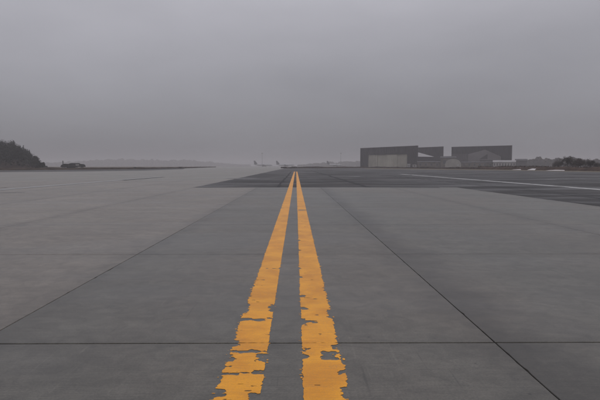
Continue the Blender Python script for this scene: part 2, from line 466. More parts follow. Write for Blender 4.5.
# ------------------------------------------------------------------ yellow double line, worn at its edges
def smooth(a, b, x):
    t = np.clip((x - a) / (b - a), 0, 1); return t * t * (3 - 2 * t)
def marching(field, xs, ys, z, mb):
    """faces of the region field >= 0 on a grid; runs of whole cells become one face"""
    F = field
    ins = F >= 0
    full = ins[:-1, :-1] & ins[1:, :-1] & ins[:-1, 1:] & ins[1:, 1:]
    some = (ins[:-1, :-1] | ins[1:, :-1] | ins[:-1, 1:] | ins[1:, 1:]) & ~full
    for j in range(len(ys) - 1):
        i = 0; n = len(xs) - 1
        while i < n:
            if full[j, i]:
                e = i
                while e + 1 < n and full[j, e + 1]: e += 1
                mb.quad((xs[i], ys[j], z), (xs[e + 1], ys[j], z), (xs[e + 1], ys[j + 1], z), (xs[i], ys[j + 1], z))
                i = e + 1; continue
            if some[j, i]:
                c = [(xs[i], ys[j], F[j, i]), (xs[i + 1], ys[j], F[j, i + 1]), (xs[i + 1], ys[j + 1], F[j + 1, i + 1]), (xs[i], ys[j + 1], F[j + 1, i])]
                p = []
                for q in range(4):
                    a, b = c[q], c[(q + 1) % 4]
                    if a[2] >= 0: p.append((a[0], a[1], z))
                    if (a[2] >= 0) != (b[2] >= 0):
                        t = a[2] / (a[2] - b[2]); p.append((a[0] + (b[0] - a[0]) * t, a[1] + (b[1] - a[1]) * t, z))
                if len(p) >= 3: mb.quad(*p)
            i += 1
def bite(U, Y, u0, u1, y0, y1, s):
    """negative inside the worn-off box, ragged along its rim"""
    Y0, Y1 = G(300, y0).y, G(300, y1).y
    if Y0 > Y1: Y0, Y1 = Y1, Y0
    uc, hu, yc, hy = (u0 + u1) / 2, (u1 - u0) / 2, (Y0 + Y1) / 2, (Y1 - Y0) / 2
    W = 0.31
    n = (fbm(U * 3.5, Y * 20, s, 5) - 0.5) + 0.45 * (fbm(U * 14, Y * 60, s + 3, 3) - 0.5)
    du = (np.abs(U - uc) - hu) * W + 0.02; dy = (np.abs(Y - yc) - hy) + 0.02
    out_ = np.hypot(np.maximum(du, 0), np.maximum(dy, 0)) + np.minimum(np.maximum(du, dy), 0) - 0.02
    return out_ + n * 0.085
def stripe(xa, xb, bites, ragL, ragR, seed, stepL=None):
    mb = MB(); W = xb - xa
    for (ya, yb, dx, dy) in ((2.6, 7.2, 0.006, 0.007), (7.2, 14, 0.008, 0.02), (14, 36, 0.012, 0.06), (36, G(300, 171.6).y, 0.02, 0.5)):
        xs = np.arange(xa - 0.09, xb + 0.09 + dx, dx); ny = int(round((yb - ya) / dy)); ys = np.linspace(ya, yb, ny + 1)
        X, Y = np.meshgrid(xs, ys); U = (X - xa) / W
        def rag(s, amp):
            n1 = fbm(X * 7, Y * 24, seed + s, 5) - 0.5          # fine torn fringe, combed across the lane
            n2 = fbm(X * 1.0, Y * 2.6, seed + s + 5, 3) - 0.5
            n3 = vnoise(Y * 0 + 3.3, Y * 60, seed + s + 9) - 0.5
            return amp * (1.0 - 0.55 * smooth(6, 11, Y)) * (n1 * 1.0 + n2 * 0.55 + n3 * 0.35)
        F = np.minimum((X - xa) + rag(1, ragL), (xb - X) + rag(2, ragR))
        if stepL: F = np.where(Y > stepL[0], F, np.minimum(F, (X - xa) + stepL[1] * 0 + rag(1, ragL)))
        for k_, b in enumerate(bites): F = np.minimum(F, bite(U, Y, *b, seed + 40 + k_))
        # scattered chips
        ch = fbm(X * 9, Y * 22, seed + 70, 3); den = fbm(X * 0.5, Y * 0.55, seed + 80, 2)
        F = np.minimum(F, (0.86 - 0.10 * den - ch) * 0.08)
        F = F + 0.006 * (fbm(X * 40, Y * 70, seed + 120, 2) - 0.5)
        # crumbs of paint left outside the torn edge
        cr = fbm(X * 26, Y * 40, seed + 90, 2)
        F = np.maximum(F, np.minimum((cr - 0.80) * 0.03, np.minimum(X - xa + 0.03, xb + 0.03 - X)))
        # transverse joints break the coat where the slabs meet
        for yj in ROWS[2:3]:
            F = np.minimum(F, np.abs(Y - yj) * 1.0 - 0.004 + 0.010 * (vnoise(X * 30, Y * 0 + yj, seed + 99) - 0.5))
        marching(F, xs, ys, 0.0022, mb)
    return mb
xa1, xb1 = -0.552, -0.244
xa2, xb2 = 0.050, 0.366
BL = [(-.3, 1.3, 350.4, 352.8), (.74, 1.3, 354, 362), (-.3, .16, 365.8, 367.6), (-.3, .40, 373.2, 374.6), (.72, 1.3, 370.6, 374.2),
      (-.3, .18, 389, 396), (.74, 1.3, 394.5, 402), (.72, 1.3, 385.5, 387), (-.3, .75, 318.6, 320.8), (.80, 1.3, 317.8, 319.6), (.84, 1.3, 304.5, 312),
      (-.3, .10, 303, 314), (-.3, .16, 340.5, 347), (-.3, .18, 356, 362), (-.3, .35, 207.8, 208.1), (.9, 1.3, 268, 269), (-.3, .1, 355, 358)]
BR = [(-.3, .17, 349.2, 351.8), (-.3, .15, 355, 358.8), (.52, .92, 352, 359.8), (.84, 1.3, 388, 403), (.80, 1.3, 345, 350.5), (-.3, .52, 320.8, 323.6),
      (-.3, .16, 319, 326), (-.3, .22, 307.5, 310), (-.3, .19, 295.4, 297.6), (-.3, .12, 268, 269.4), (-.3, .1, 277, 278), (.1, .95, 209.8, 210.5),
      (.90, 1.3, 310, 318), (.92, 1.3, 288, 292), (.86, 1.3, 371, 373.4), (-.3, .09, 240, 241), (-.3, .12, 250, 251)]
o = stripe(xa1, xb1, BL, 0.055, 0.018, 11).build('yellow_line', M_YEL)
tag(o, 'left stripe of the worn double yellow line, its left edge torn ragged', 'line marking', 'double yellow line')
o = stripe(xa2, xb2, BR, 0.022, 0.050, 31).build('yellow_line', M_YEL)
tag(o, 'right stripe of the worn double yellow line, its right edge torn ragged', 'line marking', 'double yellow line')

# thin ragged feather of asphalt lapping over the slab edge
lip = MB()
xs = np.arange(LANES[-1] - 1.2, LANES[-1] + 0.25, 0.06); ys = np.arange(4, Y_END, 0.12); X, Y = np.meshgrid(xs, ys)
marching((X - LANES[-1]) + 1.1 * (fbm(X * 0.3, Y * 0.16, 77, 5) - 0.42), xs, ys, 0.0026, lip)
xs = np.arange(X_L, LANES[-1] - 1.2, 0.15); ys = np.arange(Y_END - 2.2, Y_END + 0.3, 0.08); X, Y = np.meshgrid(xs, ys)
marching((Y - Y_END) + 2.0 * (fbm(X * 0.12, Y * 0.3, 78, 5) - 0.42), xs, ys, 0.0026, lip)
lip.build('worn_edge', M_ASPH, run)
# ------------------------------------------------------------------ white lines, tar seams, puddles
def wline(xa, xb, y0, y1, rag, thr, seed, mat, z, dy=0.35):
    mb = MB()
    xs = np.linspace(xa - 0.1, xb + 0.1, 22); ys = np.arange(y0, y1, dy)
    X, Y = np.meshgrid(xs, ys)
    F = np.minimum(X - xa, xb - X) + rag * (fbm(X * 2, Y * 0.8, seed, 4) - 0.5)
    F = np.minimum(F, (thr - fbm(X * 1.2, Y * 0.25, seed + 5, 4)) * 0.5)
    F = np.minimum(F, (Y - y0 - 0.2)); F = np.minimum(F, y1 - dy - 0.2 - Y)
    marching(F, xs, ys, z, mb)
    return mb.build('white_line', mat)
o = wline(19.75, 20.65, 8, G(402, 174).y, 0.12, 0.72, 3, M_WHT, 0.002)
tag(o, 'long white edge line crossing the dark asphalt on the right', 'line marking')
o = wline(G(105, 181.4).x - 0.4, G(105, 181.4).x + 0.4, 24, 78, 0.30, 0.80, 5, M_WHT2, 0.012)
tag(o, 'faded white edge line on the pale concrete at left', 'line marking')

def seam(xc, w, y0, y1, seed, z=0.000):
    m = MB(); n = 90; L = []
    for i in range(n + 1):
        y = y0 + (y1 - y0) * i / n
        c = xc + 0.10 * (float(vnoise(y * 0.15, 2.0, seed)) - 0.5); h = w * (0.6 + 0.8 * float(vnoise(y * 0.6, 7.0, seed)))
        L.append((c - h / 2, c + h / 2, y))
    for a, b in zip(L, L[1:]): m.quad((a[0], a[2], z), (a[1], a[2], z), (b[1], b[2], z), (b[0], b[2], z))
    return m.build('tar_seam', M_TAR, run)
seam(G(277.5, 187.4).x, 0.26, Y_END + 0.1, 150, 1)
seam(G(360, 185).x, 0.42, Y_END + 0.1, 190, 2)
seam(G(360, 185).x + 9.5, 0.16, Y_END - 20, 170, 3)
seam(LANES[-1] + 3.8, 0.12, 8, 150, 4)
seam(26.5, 0.14, 15, 160, 6)
for yy, s in ((52.0, 0.22), (71.0, 0.25), (98.0, 0.3)):
    m = MB(); n = 60
    for i in range(n):
        xA = X_L + 0.3 + (40 - X_L) * i / n; xB = X_L + 0.3 + (40 - X_L) * (i + 1) / n
        hA = s * (0.5 + float(vnoise(xA * 0.7, yy, 5))); hB = s * (0.5 + float(vnoise(xB * 0.7, yy, 5)))
        cA = yy + 0.4 * float(vnoise(xA * 0.2, yy, 8)); cB = yy + 0.4 * float(vnoise(xB * 0.2, yy, 8))
        m.quad((xA, cA - hA, -0.001), (xB, cB - hB, -0.001), (xB, cB + hB, -0.001), (xA, cA + hA, -0.001))
    m.build('tar_seam', M_TAR, run)

def puddle(x0, x1, y, asp, seed, parent, z=0.001):
    a, b = G(x0, y), G(x1, y); c = (a + b) / 2; rx = (b - a).length / 2
    m = MB(); pts = []
    for i in range(40):
        t = 2 * math.pi * i / 40
        r = 0.55 + 0.75 * float(fbm(math.cos(t) * 1.6 + 5, math.sin(t) * 1.6 + 5, seed, 3))
        pts.append((c.x + math.cos(t) * rx * r, c.y + math.sin(t) * rx * asp * r, z))
    m.quad(*pts); o = m.build('puddle', M_WATER, parent); return o
puddle(545, 558, 179.5, 1.3, 1, run); puddle(572, 585, 178.7, 1.5, 2, run); puddle(474, 500, 174.8, 1.0, 3, run)
puddle(447, 462, 174.4, 1.2, 5, run); puddle(500, 514, 181.9, 0.5, 6, run); puddle(345, 372, 176.5, 0.6, 8, run)
puddle(330, 352, 183, 0.25, 9, run); puddle(400, 440, 181.5, 0.25, 10, run); puddle(225, 262, 178.5, 0.3, 12, run)
puddle(-4, 26, 192.6, 0.22, 4, tw, 0.004)
def patch(name, x0, x1, y, asp, seed, mat):
    o = puddle(x0, x1, y, asp, seed, tw, 0.005); o.name = name; o.data.materials.clear(); o.data.materials.append(mat)
patch('puddle_dark_patch', 2, 8, 187.6, 0.9, 21, M_TAR); patch('puddle_dark_patch', 15, 21, 188.4, 0.7, 22, M_TAR); patch('puddle_dark_patch', -3, 3, 189.2, 0.7, 25, M_TAR)  # dark reflections of the left puddle, painted as flat dark patches
patch('puddle_sheen_streak', -6, 24, 190.3, 0.16, 23, M_WHT)  # bright sheen of that puddle, painted as a pale streak

# ------------------------------------------------------------------ grass banks at the edge of the paving
def bank(name, edge, depth, h, seed, mat, taper=0, front=0.35):
    """a low bank whose foot follows edge (plan points); it rises and runs back depth metres"""
    m = MB(); P = []
    for a, b in zip(edge, edge[1:]):
        n = max(2, int((Vector(b) - Vector(a)).length / 1.6))
        P += [Vector(a).lerp(Vector(b), i / n) for i in range(n)]
    P.append(Vector(edge[-1]))
    prof = [(0, -0.08), (front, 0.10), (1.2, 0.45), (2.6, 0.8), (4.5, 1.0), (9, 0.95), (16, 0.8), (depth * 0.6, 0.5), (depth, -0.1)]
    for i, p in enumerate(P):
        d = Vector((p.x, p.y)).normalized()
        for k_, (q, z) in enumerate(prof):
            nn = float(fbm(p.x * 0.12 + k_, p.y * 0.12, seed, 4))
            tp = min(1.0, (p - P[0]).length / taper) if taper else 1.0
            hh = h * z * tp * (0.45 + 1.1 * nn) if z > 0 else -0.13
            wob = (float(vnoise(p.x * 0.3, p.y * 0.3 + k_, seed + 3)) - 0.5) * 1.2
            m.v.append((p.x + d.x * (q + wob), p.y + d.y * (q + wob), hh))
    k_ = len(prof)
    for i in range(len(P) - 1):
        for j in range(k_ - 1):
            a = i * k_ + j; m.f.append((a, a + k_, a + k_ + 1, a + 1))
    return struct(m.build(name, mat, smooth=True))
E = lambda L: [(p.x, p.y) for p in L]
bank('grass_bank', [(-330, 170), (-200, 196)] + E(LEFT), 60, 0.85, 5, M_EARTH)
bank('grass_bank', E([G(281, 168.3), G(300, 168.1), G(365, 168.0), G(430, 168.75), G(480, 169.3)]), 40, 0.95, 9, M_HEATH, 45)
bank('grass_bank', E([G(478, 169.25), G(515, 169.8), G(560, 170.6), G(600, 171.3)]) + [(190, 130)], 40, 1.05, 13, M_REDDY)
# verge of pale dead grass in front of the banks
vg = MB()
va = [G(365, 168.7), G(430, 169.6), G(515, 170.6), G(560, 171.4), G(600, 172.2)]
vb = [G(365, 168.05), G(430, 168.8), G(515, 169.85), G(560, 170.65), G(600, 171.35)]
for i in range(4):
    vg.quad((va[i].x, va[i].y, 0.004), (va[i+1].x, va[i+1].y, 0.004), (vb[i+1].x, vb[i+1].y, 0.03), (vb[i].x, vb[i].y, 0.03))
struct(vg.build('grass_verge', plain('pale_dead_grass', (0.13, 0.115, 0.088), 0.9, 0.1, 0.3, 0.4)))

# brush standing on the banks: nobody could count it
def brush(name, edge, n, h0, h1, seed, mat, off0=2.0, off1=10.0):
    r = random.Random(seed); m = MB()
    seg = [(Vector(a), Vector(b)) for a, b in zip(edge, edge[1:])]
    L = [(b - a).length for a, b in seg]
    for _ in range(n):
        a, b = r.choices(seg, L)[0]; p = a.lerp(b, r.random()); d = p.normalized() * r.uniform(off0, off1)
        x, y = p.x + d.x, p.y + d.y
        hh = r.uniform(h0, h1) * (0.4 + float(fbm(x * 0.1, y * 0.1, seed, 3)) * 1.2); z0 = 0.15
        for _q in range(3):
            ang = r.uniform(0, math.pi); w = r.uniform(0.12, 0.4); lx, ly = r.uniform(-.4, .4), r.uniform(-.4, .4)
            cx, cy = math.cos(ang) * w, math.sin(ang) * w
            m.quad((x - cx, y - cy, z0), (x + cx, y + cy, z0), (x + lx, y + ly, z0 + hh))
    o = m.build(name, mat); o['kind'] = 'stuff'; return o
tag(brush('brush', E([G(281, 168.3), G(300, 168.1), G(365, 168.0), G(430, 168.75), G(480, 169.3)]), 2600, 0.3, 0.8, 3, M_HEATH), 'dark dry brush along the paving edge below the hangars', 'brush')
tag(brush('brush', E([G(478, 169.25), G(515, 169.8), G(560, 170.6), G(600, 171.3)]) + [(150, 150)], 2600, 0.5, 1.5, 4, M_REDDY, 5, 22), 'reddish brown brush behind the snow patches at right', 'brush')
tag(brush('brush', [(-260, 183)] + E(LEFT), 4200, 0.2, 0.6, 5, M_HEATH), 'low dark dead grass fringe along the left paving edge', 'grass')

# snow left lying on the right bank
def snow(x0, x1, y, seed, label, h=0.5):
    D0 = G((x0 + x1) / 2, y).length - 1.5
    a, b = at(x0, D0), at(x1, D0); L = (b - a).length
    t = empty('snow_patch', ((a.x + b.x) / 2, (a.y + b.y) / 2, 0.0), math.atan2(b.y - a.y, b.x - a.x))
    bpy.data.objects.remove(t)
    m = MB(); nx, ny = 30, 10
    for i in range(nx + 1):
        u = i / nx * 2 - 1
        for j in range(ny + 1):
            v = j / ny * 2 - 1
            e = max(0.0, 1 - abs(u) ** 2.0) ** 0.9
            hw = 2.0 * e * (0.8 + 0.4 * float(vnoise(u * 2, 1.0, seed)))
            z = h * max(0, 1 - v * v) * e * (0.65 + 0.7 * float(fbm(u * 2.2, v * 1.0, seed, 2)))
            m.v.append((u * L / 2, v * hw, z - 0.04))
    for i in range(nx):
        for j in range(ny):
            a_ = i * (ny + 1) + j; m.f.append((a_, a_ + ny + 1, a_ + ny + 2, a_ + 1))
    o = m.build('snow_patch', M_SNOW, smooth=True)
    o.location = ((a.x + b.x) / 2, (a.y + b.y) / 2, 0.03); o.rotation_euler.z = math.atan2(b.y - a.y, b.x - a.x)
    return tag(o, label, 'snow', 'snow patches on the right bank')
snow(511, 528, 169.85, 1, 'thin leftmost snow patch below the long white low building', 0.30)
snow(527, 545, 170.1, 2, 'thickest snow patch, a rounded white heap on the brown bank', 0.62)
snow(544.5, 574, 170.6, 3, 'long flat snow strip in front of the dark bushes', 0.30)

# ------------------------------------------------------------------ hangars
def facade(A, B):
    d = B - A; return math.atan2(d.y, d.x), d.length
def clad(m, x0, x1, y0, z0, z1, step=1.5, dep=0.18):
    """standing ribs of metal cladding on a wall face"""
    x = x0 + step / 2
    while x < x1 - 0.1:
        m.box(x - 0.12, x + 0.12, y0 - dep, y0 + 0.02, z0, z1); x += step

# hangar 1: wide portal with pale doors
D_R, D_L = 452.0, 508.0
B1 = at(416.5, D_R); A1 = at(360.2, D_L); H1 = zat(146.4, D_R)
rz, W1 = facade(A1, B1)
h1 = empty('hangar', (A1.x, A1.y, 0), rz)
tag(h1, 'largest dark hangar at left of the row, with wide pale sliding doors', 'hangar', 'hangars beyond the runway')
d0, d1 = on_line(367.6, A1, B1) * W1, on_line(407, A1, B1) * W1
ZD = zat(154.0, 455)
m = MB(); m.box(0, d0, 0, 1.6, 0, H1 - 0.003); clad(m, 0, d0, 0, 0, H1 - 0.4); m.build('portal_pier', M_CLAD_DARK, h1)
m = MB(); m.box(d1, W1, 0, 1.6, 0, H1 - 0.003); clad(m, d1, W1, 0, 0, H1 - 0.4); m.build('portal_pier', M_CLAD_DARK, h1)
m = MB(); m.box(d0 + .01, d1 - .01, 0.3, 1.59, ZD, H1 - 0.006); clad(m, d0, d1, 0.3, ZD, H1 - 0.4, 3.0); m.build('lintel', M_CLAD_DARK, h1)
m = MB(); m.box(-0.15, W1 + 0.15, -0.15, 1.75, H1, H1 + 0.35); m.build('parapet_cap', M_CLAD_MID, h1)
nd = 4; dw = (d1 - d0) / nd
for i in range(nd):
    m = MB(); x0 = d0 + i * dw + 0.06; x1 = d0 + (i + 1) * dw - 0.06; yy = 0.7 + 0.35 * (i % 2)
    m.box(x0, x1, yy, yy + 0.3, 0.1, ZD - 0.05); clad(m, x0, x1, yy, 0.2, ZD - 0.4, 2.4, 0.12)
    m.build('door_leaf', (M_DOOR, M_DOOR2)[i == 0 or i == 3], h1)
# body behind, with a pale roof falling to the rear
bw0, bw1, bl = 6, W1 - 1, 19
ze, zr = zat(160.4, 462), zat(150.3, 470)
m = MB(); m.box(bw0, bw1, 1.8, 1.8 + bl, 0, ze - 2.6); m.build('wall', M_BROWN, h1)
m = MB(); m.box(bw0 - .2, bw1 + .2, 1.8, 1.8 + bl + .2, ze - 2.59, zat(157, 462)); m.build('wall_band', M_CLAD_DARK, h1)
m = MB(); zb = zat(157, 462) + 0.01
xm = bw1 - 16
m.quad((bw1 + .4, 1.8, zb), (bw1 + .4, 1.8 + bl + .4, zb), (xm, 1.8, zr + 1.2))
m.quad((bw0, 1.8 + bl + .4, zb), (bw0, 1.8, zb), (xm, 1.8, zr + 1.2))
m.quad((bw1 + .4, 1.8 + bl + .4, zb), (bw0, 1.8 + bl + .4, zb), (xm, 1.8, zr + 1.2))
m.quad((bw0, 1.8, zb), (bw1 + .4, 1.8, zb), (xm, 1.8, zr + 1.2))
m.build('roof', M_PALE, h1)

# hangar 2: mostly hidden behind the first
B2 = at(442, 500); u2 = (B1 - A1).normalized(); A2 = B2 - u2 * 52
H2 = zat(147.5, 500)
h2 = empty('hangar', (A2.x, A2.y, 0), rz)
tag(h2, 'dark hangar half hidden behind the largest one, only its right pier showing', 'hangar', 'hangars beyond the runway')
m = MB(); m.box(0, 6, 0, 1.6, 0, H2); clad(m, 0, 6, 0, 0, H2 - .4); m.build('portal_pier', M_CLAD_DARK, h2)
m = MB(); m.box(38, 52, 0, 1.6, 0, H2); clad(m, 38, 52, 0, 0, H2 - .4); m.build('portal_pier', M_CLAD_DARK, h2)
m = MB(); m.box(6.01, 37.99, 0.3, 1.59, 11, H2 - 0.004); clad(m, 6, 38, .3, 11, H2 - .4, 3); m.build('lintel', M_CLAD_DARK, h2)
for i in range(4):
    m = MB(); m.box(6.1 + i * 7.98, 6 + (i + 1) * 7.98 - .04, 0.8, 1.1, 0.1, 10.95); clad(m, 6.1 + i * 7.98, 6 + (i + 1) * 7.98, 0.8, .2, 10.6, 2.4, .12); m.build('door_leaf', M_DOOR2, h2)
m = MB(); m.box(-.15, 52.15, -.15, 1.75, H2 + .003, H2 + .35); m.build('parapet_cap', M_CLAD_MID, h2)
m = MB(); m.prism([(4, 0), (40, 0), (40, 8), (22, 12), (4, 8)], 1.8, 16); m.build('wall', M_CLAD_MID, h2)

# hangar 3: broad facade at the right with a pale gabled front in its middle
B3 = at(511, 486); A3 = at(451.2, 508); H3 = zat(147.1, 486)
rz3, W3 = facade(A3, B3)
h3 = empty('hangar', (A3.x, A3.y, 0), rz3)
tag(h3, 'broad dark hangar at right of the row with a pale gable shape on its front', 'hangar', 'hangars beyond the runway')
m = MB(); m.box(0, W3, 0, 1.6, 0, H3); clad(m, 0, W3, 0, 8.2, H3 - .4, 2.0); m.build('front_wall', M_CLAD_DARK, h3)
m = MB(); m.box(-.15, W3 + .15, -.15, 1.75, H3 + .003, H3 + .3); m.build('parapet_cap', M_CLAD_MID, h3)
sx = lambda x: on_line(x, A3, B3) * W3
zz = lambda y: zat(y, 497)
m = MB(); m.box(0.4, sx(468), -0.5, 0.0 - .004, 0.1, zz(154.2)); clad(m, .4, sx(468), -.5, .2, zz(154.6), 3, .1); m.build('door_leaf', M_CLAD_MID, h3)
m = MB(); m.prism([(sx(468.6), 0.1), (sx(501), 0.1), (sx(501), zz(157.5)), (sx(485), zz(150.8)), (sx(468.6), zz(154.6))], -1.4, -0.01)
m.build('gable_front', plain('lighter_grey_cladding', (0.125, 0.115, 0.12), 0.6, 0.3, 0.12, 0.15), h3)
m = MB(); m.prism([(sx(480), zz(159.4)), (sx(488), zz(159.4)), (sx(488), zz(154.8))], -1.55, -1.41); m.build('recess_shade_panel', M_CLAD_DARK, h3)  # dark open recess, its shade put into a flat panel's colour
m = MB(); m.box(sx(480.5), sx(493), -1.6, -1.415, 0.1, zz(160.2)); m.build('door_leaf', M_CLAD_MID, h3)
m = MB(); m.box(4, W3 - 18, 1.8, 26, 0, H3 - 5); m.build('wall', M_CLAD_MID, h3)
m = MB(); m.prism([(3.6, H3 - 5 + .01), (W3 - 17.6, H3 - 5 + .01), ((W3 - 14) / 2, H3 - 1.5)], 1.8, 26.4); m.build('roof', M_PALE, h3)

# low buildings in front of the hangars
def low_house(xl, xr, D, ytop, yeave, depth, wall, roofm, label, cat, nwin=0, name='low_building', flat=False):
    A, B = at(xl, D), at(xr, D); rz_, w = facade(A, B)
    t = empty(name, (A.x, A.y, 0), rz_); tag(t, label, cat)
    ze_, zr_ = zat(yeave, D), zat(ytop, D)
    m = MB(); m.box(0, w, 0, depth, 0, ze_); m.build('wall', wall, t)
    m = MB()
    if flat: m.box(-.3, w + .3, -.3, depth + .3, ze_ + .003, zr_)
    else: # ridge parallel to the front
        n = len(m.v)
        m.v += [(-.3, -.4, ze_ + .003), (w + .3, -.4, ze_ + .003), (w + .3, depth + .4, ze_ + .003), (-.3, depth + .4, ze_ + .003), (-.3, depth / 2, zr_), (w + .3, depth / 2, zr_)]
        m.f += [(0, 1, 5, 4), (2, 3, 4, 5), (0, 4, 3), (1, 2, 5), (0, 3, 2, 1)]
    m.build('roof', roofm, t)
    for i in range(nwin):
        cx = w * (i + .5) / nwin; ww = w / nwin * .2
        m = MB(); m.box(cx - ww, cx + ww, -.08, -.003, ze_ * .38, ze_ * .78); f = m.build('window', M_STEEL, t)
        m = MB(); m.box(cx - ww + .08, cx + ww - .08, -.10, -.083, ze_ * .38 + .08, ze_ * .78 - .08); m.build('pane', M_GLASS, f)
    return t
low_house(493, 515.5, 440, 160.6, 162.2, 9, M_PALE, M_PALE, 'long low white building below the right end of the broad hangar', 'building', 8)
low_house(461.5, 493, 446, 161.8, 162.6, 8, M_BROWN, M_ROOFD, 'long low brown shed between the pale tent and the white building', 'building', 6, 'shed')
low_house(440.5, 456, 462, 156.4, 158.2, 12, M_BROWN, M_ROOFD, 'dark roofed house in the gap between the hangars', 'building', 2, 'house')
low_house(417.5, 440, 437, 161.2, 162.2, 7, M_BROWN, M_ROOFD, 'low brown shed at the foot of the half hidden hangar', 'building', 4, 'shed')
low_house(515, 527, 520, 159.4, 161.0, 10, M_CLAD_MID, M_ROOFD, 'small grey house right of the broad hangar', 'building', 3, 'house')
# pale arched tent
D = 432; A, B = at(445, D), at(461.2, D); rz_, w = facade(A, B)
t = empty('storage_tent', (A.x, A.y, 0), rz_); tag(t, 'pale arched storage tent in front of the hangar gap', 'tent')
ht = zat(159.3, D)
m = MB(); n = 20; arch = [(w / 2 - w / 2 * math.cos(math.pi * i / n), ht * math.sin(math.pi * i / n) ** 0.6) for i in range(n + 1)]
m.prism(arch, 0, 16); m.build('cover', M_TENT, t)
for q in range(5):
    mm_ = MB()
    mm_.tube([(x, 0.2 + q * 3.9, z + .03) for x, z in arch[1:-1]], 0.12, 6); mm_.build('rib', M_STEEL, t)
m = MB(); m.box(w * .36, w * .64, -.12, -.004, 0, ht * .6); m.build('door', M_TENT, t)
m = MB(); m.box(w * .74, w * .86, -.10, -.004, ht * .22, ht * .4); m.build('hatch', M_AIR, t)
# small white crate-like cabin at the pier of the large hangar
low_house(407.4, 410.2, 436, 163.9, 164.5, 3, M_AIR, M_AIR, 'tiny white cabin at the right end of the pale hangar doors', 'cabin', 1, 'cabin', True)
low_house(412.5, 416.5, 430, 163.8, 164.4, 3, M_PALE, M_ROOFD, 'small grey cabin at the right pier of the largest hangar', 'cabin', 1, 'cabin', True)

# ------------------------------------------------------------------ trees
def crown_faces(m, r, cx, cy, cz, rx, rz_, n, s0, s1, conif=False, lobes=None):
    for _ in range(n):
        if conif:
            u = r.random() ** 0.7; rad = rx * u * (0.55 + 0.45 * r.random()); a = r.uniform(0, 2 * math.pi)
            p = Vector((cx + math.cos(a) * rad, cy + math.sin(a) * rad, cz + rz_ * (1 - u) * 1.0))
        else:
            lx, ly, lz, lr = r.choice(lobes)
            d = Vector((r.gauss(0, 1), r.gauss(0, 1), r.gauss(0, 1))).normalized() * lr * r.random() ** 0.4
            p = Vector((cx + lx + d.x, cy + ly + d.y, cz + lz + d.z))
        s = r.uniform(s0, s1); t = Vector((r.gauss(0, 1), r.gauss(0, 1), r.gauss(0, .6))).normalized(); w = t.orthogonal().normalized()
        q = Matrix.Rotation(r.uniform(0, 6.28), 3, t) @ w
        m.quad(p - t * s, p + q * s * .45, p + t * s, p - q * s * .45)
def lobes_for(r, rx, rz_, k=9):
    L = []
    for _ in range(k):
        a = r.uniform(0, 6.28); q = rx * r.uniform(0.1, 0.75); z = r.uniform(-.65, .85) * rz_
        L.append((math.cos(a) * q, math.sin(a) * q, z, rx * r.uniform(.28, .5)))
    return L
def branch_set(m, r, h, k, spread, base=0.0, thick=0.08):
    for _ in range(k):
        a = r.uniform(0, 6.28); z0 = h * r.uniform(.25, .6); L = h * r.uniform(.3, .6)
        e = Vector((math.cos(a) * spread * r.uniform(.4, 1), math.sin(a) * spread * r.uniform(.4, 1), z0 + L * .8))
        m.tube([(0, 0, base + z0), tuple(Vector((0, 0, base + z0)).lerp(Vector((e.x, e.y, base + e.z)), .5) + Vector((0, 0, .1 * L))), (e.x, e.y, base + e.z)], [thick, thick * .6, thick * .2], 4)

# wooded rise at the left edge
OUT = [(-150, 146), (-60, 143), (-10, 142.8), (5, 143.3), (13, 144.4), (19, 147), (25, 151), (31, 154.5), (36, 158.6), (41, 162.2), (46, 166), (52, 167)]
def outline(x):
    for a, b in zip(OUT, OUT[1:]):
        if a[0] <= x <= b[0]: return a[1] + (b[1] - a[1]) * (x - a[0]) / (b[0] - a[0])
    return 167
DH = 360
m = MB(); nx, ny = 60, 14
for i in range(nx + 1):
    x = -150 + 205 * i / nx
    for j in range(ny + 1):
        Dj = DH - 60 + 160 * j / ny
        hh = max(0, zat(outline(x), DH) - 5.5) * math.sin(math.pi * min(1, (j / ny) * 1.25 if j / ny < .8 else 1.0) * .5) if j < ny else 0
        hh *= 0.85 + 0.3 * float(fbm(x * .08, j * .4, 4, 3)); p = at(x, Dj)
        m.v.append((p.x, p.y, hh - 0.15 if j else -0.3))
for i in range(nx):
    for j in range(ny):
        a = i * (ny + 1) + j; m.f.append((a, a + ny + 1, a + ny + 2, a + 1))
struct(m.build('hill', M_HEATH, smooth=True))
r = random.Random(21); wd = MB()
for _ in range(420):
    x = r.uniform(-120, 45); u = r.random(); Dj = DH - 52 + 120 * u
    top = zat(outline(x + r.uniform(-1, 1)), DH) * 1.08
    lift = 0.25 + 0.75 * math.sin(math.pi / 2 * min(1, u * 1.6))
    g = max(0, top - 5.5) * lift * 0.85
    th = min(max(1.2, (top - g) * r.uniform(.82, 1.0)), r.uniform(6, 9.5)); p = at(x, Dj)
    wd.tube([(p.x, p.y, g - .6), (p.x, p.y, g + th * .8)], [.16, .05], 4)
    if r.random() < .08:
        crown_faces(wd, r, p.x, p.y, g + th * .08, th * .24, th * .95, 120, .28, .62, True)
    else:
        rx = th * .34; crown_faces(wd, r, p.x, p.y, g + th * .58, rx, th * .38, 230, .14, .38, False, lobes_for(r, rx, th * .38))
for _ in range(9000):      # undergrowth that closes the mass
    x = r.uniform(-125, 47); u = r.random(); Dj = DH - 57 + 110 * u; top = zat(outline(x), DH)
    g = max(0, top - 5.5) * (0.2 + 0.8 * math.sin(math.pi / 2 * min(1, u * 1.6))) * .88
    p = at(x, Dj); z = g + r.random() * min(3.4, max(.8, (top - g) * .8)); s = r.uniform(.3, .8); a = r.uniform(0, 6.28)
    wd.quad((p.x - math.cos(a) * s, p.y - math.sin(a) * s, z - s * .4), (p.x + math.cos(a) * s, p.y + math.sin(a) * s, z - s * .4), (p.x + r.uniform(-s, s), p.y, z + s))
o = wd.build('wood', M_CONIF); o['kind'] = 'stuff'; tag(o, 'dark wood covering the rise at the left edge of the airfield', 'wood')

